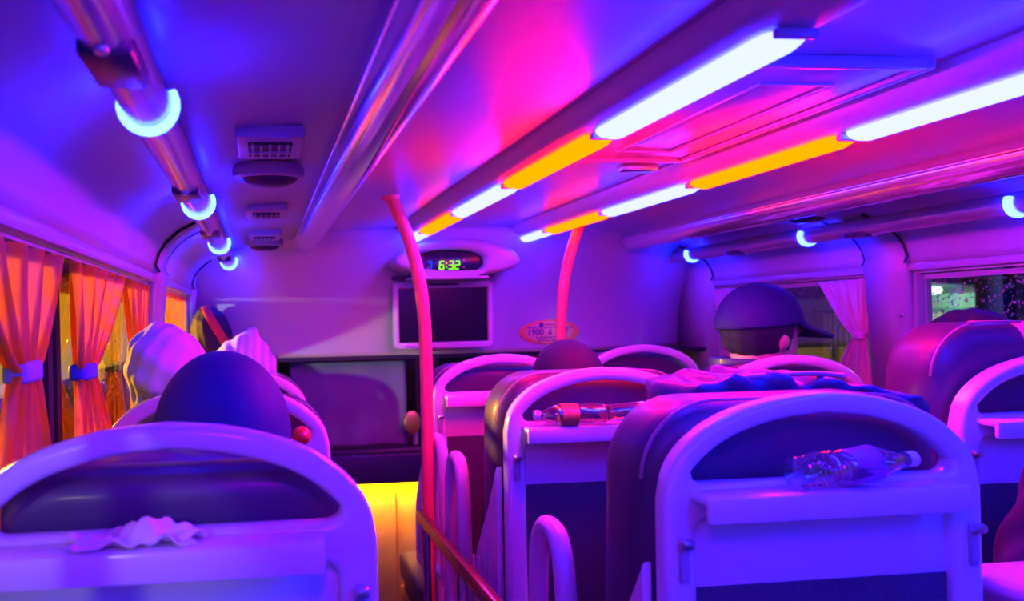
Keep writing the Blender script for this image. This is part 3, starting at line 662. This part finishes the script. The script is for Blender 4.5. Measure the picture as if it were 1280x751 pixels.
def person(x, y, topz, yaw, top_col, label, hat_h=.0, lean=0, thin=1):
    s = (topz - .44) / (.855 + hat_h)
    root = empty('person', (x, y, .44)); root.scale = (s * thin, s, s); root.rotation_euler.y = math.radians(lean); tag(root, label, 'person')
    me = body(yaw).copy(); me.materials.clear()
    for mm in (SKIN, mat('top_' + label[:20], top_col, .8, noise=.15, nscale=20), mat('trousers', (.05, .05, .09), .8, noise=.1), mat('shoe', (.03, .03, .03), .5)): me.materials.append(mm)
    mi = []
    for p in me.polygons:
        c = p.center
        if c.z > .605: k = 0
        elif c.z < -.34: k = 3
        elif (c.z < .21 and (c.y < .22 or c.z < .18)) and abs(c.x) < .19 and not (c.y > .24 and c.z > .185): k = 2
        elif c.y > .225 and c.z > .15: k = 0
        else: k = 1
        mi.append(k)
    me.polygons.foreach_set('material_index', mi); o = link('body', me, None, root)
    return root
def hair_shell(root, yaw, m, grow=.014, low=-.05, name='hair', front=.045, n=0):
    def fn(X, Y, Z):
        P = (X, Y, Z); d = ellip(P, (0, -.010, .018), (.080 + grow, .098 + grow, .102 + grow))
        if n: d = d + n * (np.sin(X * 130 + 20 * Z) * np.cos(Y * 110) + .6 * np.sin(Z * 150 + X * 70))
        cut = np.maximum(Y - front - .35 * np.maximum(Z, 0) , low + .55 * np.maximum(Y, -.09) - Z)
        return smin(np.maximum(d, cut), 9 + 0 * d, .01)
    return place_shell(fn, (-.13, -.15, -.16), (.13, .15, .17), .006, name, m, root, yaw)
HAIR = mat('black_hair', (.010, .010, .035), .75, bump=.3, nscale=140)
NAVY = mat('navy_cap', (.012, .018, .12), .7, noise=.2, nscale=40, bump=.2)
# person in dark knitted cap in front of the near seat
p = person(-.057, 1.04, EYE - .058, 0, (.03, .03, .08), 'person in a dark blue knitted cap facing the front of the bus', hat_h=.02, thin=.95)
hair_shell(p, 0, NAVY, grow=.034, low=-.085, name='knit_cap', front=.08)
# white bucket hat
p = person(-.06, 1.60, EYE + .018, 0, (.55, .45, .6), 'person in a white crumpled bucket hat seated at the curtained window', hat_h=.025, lean=-11, thin=.78)
def bucket(X, Y, Z):
    d = ellip((X, Y, Z), (0, -.01, .03), (.112, .122, .108)) + .0032 * (np.sin(X * 55 + Z * 80) + np.sin(Y * 60 - Z * 50 + 1)) + .0022 * np.sin(X * 120 - Z * 90 + 3 * np.sin(Y * 40))
    d = np.maximum(d, -.02 - Z)
    br = np.maximum(np.abs(Z + .035 + .5 * (np.sqrt(X ** 2 + Y ** 2) - .11)) - .009, np.sqrt(X ** 2 + (Y + .01) ** 2) - .128 + .003 * np.sin(np.arctan2(Y, X) * 7))
    br = np.maximum(br, -(np.sqrt(X ** 2 + (Y + .01) ** 2) - .085))
    return smin(d, br, .02)
place_shell(bucket, (-.17, -.18, -.12), (.17, .18, .17), .007, 'bucket_hat', mat('white_cotton', (.60, .56, .60), .85, noise=.05, nscale=12), p, 0)
hair_shell(p, 0, mat('violet_grey_hair', (.35, .25, .38), .6, bump=.8, nscale=110), grow=.016, low=-.13, front=.0)
# striped hood
p = person(-.055, 2.24, EYE - .004, 0, (.55, .42, .6), 'person wearing a pale pink striped hood facing forward', hat_h=.05)
def hood(X, Y, Z):
    d = ellip((X, Y, Z), (0, -.015, .0), (.112, .12, .12)); d = smin(d, cone((X, Y, Z), (.02, -.05, .06), (.03, -.06, .13), .06, .022), .05)
    d = smin(d, cone((X, Y, Z), (-.07, -.02, -.12), (.07, -.02, -.12), .06, .06), .06)
    d = d + .0028 * np.sin(np.arctan2(X, Z + .2) * 42)
    return np.maximum(d, -ellip((X, Y, Z), (0, .13, -.02), (.07, .09, .09)))
hm = stripe_cloth('hood_stripe', (.85, .66, .74), (.55, .48, .72), .05)
for n in hm.node_tree.nodes:
    if n.type == 'TEX_WAVE': n.bands_direction = 'X'; n.inputs['Scale'].default_value = 12
place_shell(hood, (-.2, -.2, -.2), (.2, .2, .18), .007, 'hood', hm, p, 0)
# driver, dark head with reddish band
p = person(-.05, 2.88, EYE + .072, 0, (.08, .03, .05), 'person with black hair and dark red headband at the front by the window', hat_h=.015, lean=-10, thin=.78)
hair_shell(p, 0, HAIR, grow=.018, low=-.09, front=.07, n=.002)
def band(X, Y, Z):
    return np.maximum(ellip((X, Y, Z), (0, -.01, .018), (.102, .12, .124)), np.abs(X * .75 + Z * .35 - .045) - .016)
place_shell(band, (-.13, -.15, -.13), (.13, .15, .16), .006, 'headband', mat('dark_red_cloth', (.45, .05, .03), .8), p, 0)
# centre passenger, only the black hair shows
p = person(.765, 1.72, EYE - .066, 0, (.05, .05, .12), 'person with black hair sunk in the pink-lit seat before the oval sticker', hat_h=.012)
hair_shell(p, 0, HAIR, grow=.014, low=-.08, front=.06, n=.0006)
# capped passenger turning towards the rainy windows
yw = math.radians(-80)
p = person(1.455, 2.03, EYE + .085, yw, (.03, .035, .10), 'large person in a dark navy cap and jacket turned towards the rainy windows', hat_h=.02, lean=3, thin=1.05)
def cap(X, Y, Z):
    d = np.maximum(ellip((X, Y, Z), (0, -.012, .02), (.098, .116, .118)), .02 - Z + .15 * Y)
    rad = np.sqrt((X / .092) ** 2 + ((Y - .085) / .125) ** 2)
    br = np.maximum((rad - 1) * .085, np.abs(Z - .032 + .9 * X * X * 3 + .30 * (Y - .08)) - .007)
    br = np.maximum(br, .04 - Y)
    return smin(d, br, .012)
place_shell(cap, (-.14, -.16, -.10), (.14, .24, .17), .0065, 'baseball_cap', NAVY, p, yw)
hair_shell(p, yw, HAIR, grow=.009, low=-.15, front=.02, n=.0015)
def collar(X, Y, Z):
    r = np.sqrt((X / 1.05) ** 2 + (Y + .01) ** 2); return np.maximum(np.abs(r - .088 - .25 * np.maximum(-Z - .13, 0)) - .016, np.abs(Z + .13) - .055)
c_ = place_shell(collar, (-.16, -.16, -.21), (.16, .16, -.05), .006, 'jacket_collar', mat('jacket_navy', (.03, .035, .11), .55, coat=.2), p, 0)
# jacket lying over the blue-lit seat
def jack(X, Y, Z):
    d = np.maximum(np.maximum(np.abs(X) - .18, np.abs(Y - .20 * (1.19 - Z)) - .045), np.maximum(Z - 1.148 - .026 * np.cos(X * 9 + .6), .80 - Z))
    d = d - .028 + .009 * np.sin(X * 46 + Z * 20) * np.cos(Y * 50 + X * 17) + .006 * np.sin(X * 90 + Z * 60)
    return d
jk = tag(empty('jacket', (.832, 1.08, 0)), 'dark navy jacket with pink edging slung over the blue-lit seat', 'jacket')
link('jacket_cloth', snets(jack, (-.33, -.16, .74), (.33, .22, 1.24), .009), mat('jacket_navy', (.03, .035, .11), .55, coat=.2), jk)
tube('collar_edge', smooth_path([(-.18, -.055, 1.165), (-.12, -.06, 1.198), (0, -.055, 1.203), (.06, -.06, 1.198)], 6), .004, mat('jacket_trim', (.75, .25, .35), .6), jk, n=8)
# passenger behind the tall seat
p = person(1.62, 1.47, EYE - .012, 0, (.06, .05, .08), 'person with black hair hidden behind the tall reddish seat', hat_h=.012)
hair_shell(p, 0, HAIR, grow=.016, low=-.08, front=.06, n=.0028)
# dark bag and pink pad by the near window seat
bag = tag(empty('dark_bag', (1.29, 1.06, 0)), 'dark crumpled bag on the floor between the seats', 'bag')
def bagf(X, Y, Z):
    d = ellip((X, Y, Z), (0, 0, .45), (.14, .13, .46)); d = smin(d, ellip((X, Y, Z), (.03, -.04, .70), (.11, .10, .20)), .06)
    return np.maximum(d + .006 * np.sin(X * 50 + Z * 34) * np.cos(Y * 40 + Z * 20), -Z)
link('bag_body', snets(bagf, (-.2, -.2, -.02), (.2, .2, 1.0), .013), mat('dark_nylon', (.03, .025, .05), .6, noise=.2, nscale=30), bag)
bag.scale = (.8, .6, 1.13)
tube('bag_strap', smooth_path([(-.06, -.06, .82), (-.05, -.10, .92), (.02, -.10, .95), (.06, -.07, .86)], 6), .010, mat('strap_black', (.015, .012, .02), .6), bag, n=8)
pa = tag(empty('armrest_pad', (1.085, .86, 0)), 'pink padded folding armrest beside the blue-lit seat', 'armrest')
box('pad', (.02, .02, EYE - .415), (.15, .24, .05), mat('pad_vinyl', (.75, .40, .48), .4, coat=.3), pa, bev=.018, seg=4); tube('post', [(.02, .06, 0), (.02, .06, EYE - .43)], .016, STEEL, pa, n=10); box('foot', (.02, .06, .006), (.10, .10, .012), STEEL, pa, bev=.003)

# ------------------------------------------------------------------ outside: street on both sides
struct(box('road', (CX, 2, -.9), (60, 60, .05), mat('wet_asphalt', (.03, .03, .035), .25, noise=.3, nscale=3)))
fac = tag(empty('street_facade', (-3.2, 7.5, -.87)), 'yellow-lit shop front across the kerb outside the curtains', 'building')
box('facade_wall', (-.15, 0, 2.2), (.3, 26, 4.4), mat('ochre_plaster', (.75, .60, .25), .8, noise=.2, nscale=2), fac)
for q in range(17):
    yy = -12 + 1.5 * q
    fw = box('shop_window', (.02, yy, 2.0), (.06, 1.46, 1.5), mat('frame_brown', (.25, .15, .05), .5), fac); box('shop_pane', (.055, yy, 2.0), (.01, 1.36, 1.38), emission('shop_glow', (.70, .38, .02)), fw)
box('facade_beam', (.06, 0, 2.95), (.14, 26, .25), mat('beam_violet', (.4, .36, .5), .7), fac); box('facade_plinth', (.05, 0, .35), (.12, 26, .7), mat('plinth', (.35, .28, .12), .8), fac)
def lamp_post(x, y, h, col, power, label, aim=None):
    root = empty('street_lamp', (x, y, -.87)); tag(root, label, 'street lamp')
    tube('post', [(0, 0, 0), (0, 0, h + .87)], .05, STEEL, root); sx = .5 if x < 0 else -.5
    tube('arm', [(0, 0, h + .87), (sx, 0, h + .95)], .03, STEEL, root)
    box('lamp_head', (sx, 0, h + .93), (.4, .18, .08), STEEL, root, bev=.02); box('lamp_glass', (sx, 0, h + .885), (.3, .14, .015), emission('lamp_' + label[:6], tuple(c * 6 for c in col)), root)
    L = bpy.data.lights.new('street_light', 'SPOT' if aim else 'POINT'); L.energy = power; L.color = col; L.shadow_soft_size = .06
    lo = bpy.data.objects.new('street_light', L); COL.objects.link(lo); lo.parent = root; lo.location = (sx, 0, h + .84)
    if aim:
        L.spot_size = math.radians(aim[3]); L.spot_blend = .3
        d = Vector(aim[:3]) - Vector((x + sx, y, h - .03)); lo.rotation_euler = d.to_track_quat('-Z', 'Y').to_euler()
lamp_post(-2.5, 3.6, 1.55, (1, .40, .03), 1700, 'sodium street lamp outside the curtained window', aim=(-.29, 1.3, 1.25, 66))
lamp_post(-1.7, -2.6, 2.2, (1, .78, .58), 140, 'white street lamp outside towards the rear of the bus', aim=(-.20, .72, EYE - .23, 6))
lamp_post(-3.0, .45, 1.52, (1, .88, .76), 350, 'low white street lamp outside the curtained window', aim=(.36, 2.93, EYE - .03, 17))
bld = tag(empty('roadside_shop', (6.5, 6.2, -.87)), 'green-lit roadside shop with pale shutters seen through rainy glass', 'building')
box('shop_wall', (.15, 1.6, 1.15), (.2, 3.75, 2.3), mat('green_plaster', (.36, .62, .46), .8, noise=.15, nscale=2), bld)
box('upper_wall', (.15, 1.6, 3.2), (.24, 3.75, 1.8), mat('dark_green_wall', (.10, .15, .12), .8, noise=.3, nscale=3), bld)
for q in range(24): box('shutter_panel', (.03, -.20 + .075 * q, 1.75), (.03, .055, .75), mat('cream_panel', (.80, .74, .48), .7), bld, bev=.008)
box('shutter_rail', (.02, .7, 2.15), (.05, 1.9, .03), mat('rail_green', (.08, .30, .18), .6), bld)
aw = box('awning', (-.05, .7, 2.38), (.4, 1.9, .03), mat('awning_green', (.12, .25, .18), .6), bld); aw.rotation_euler.x = .10
box('sign_board', (-.02, .33, 2.52), (.05, .26, .14), mat('sign_orange', (.65, .28, .10), .6), bld)
fl = tag(empty('oval_lamp', (6.27, 6.12, 1.46)), 'bright oval lamp hanging under the awning of the roadside shop', 'lamp')
lathe('lamp_bulb', [(.001, -.10), (.03, -.085), (.04, 0), (.03, .085), (.001, .10)], emission('lamp_greenwhite', (2.5, 4, 3)), fl, axis='X').rotation_euler.z = 1.3
tube('lamp_wire', [(0, 0, .03), (.1, .02, .12)], .006, STEEL, fl, n=6)
L = bpy.data.lights.new('shop_light', 'POINT'); L.energy = 7; L.color = (.60, 1, .74); L.shadow_soft_size = .08; lo = bpy.data.objects.new('shop_light', L); COL.objects.link(lo); lo.parent = fl; lo.location = (-.12, 0, -.12)
up = tag(tube('utility_pole', [(4.5, 4.02, -.87), (4.5, 4.02, 4.5)], .065, mat('concrete_violet', (.22, .24, .75), .8, noise=.1)), 'pale concrete utility pole seen through the rainy glass', 'pole')
yw_ = tag(empty('yard_wall', (8.0, 2.0, -.87)), 'grey plaster yard wall in the dark beyond the utility pole', 'wall')
box('wall_body', (0, 0, 2.0), (.25, 9.5, 4.0), mat('grey_plaster', (.40, .36, .44), .85, noise=.35, nscale=4), yw_); box('wall_coping', (0, 0, 4.03), (.35, 9.5, .08), mat('coping', (.3, .3, .3), .8), yw_)
lamp_post(6.2, 1.2, 2.6, (.85, .80, 1), 90, 'dim street lamp beyond the rainy windows')  # unseen lamp added only to lift the yard wall out of black
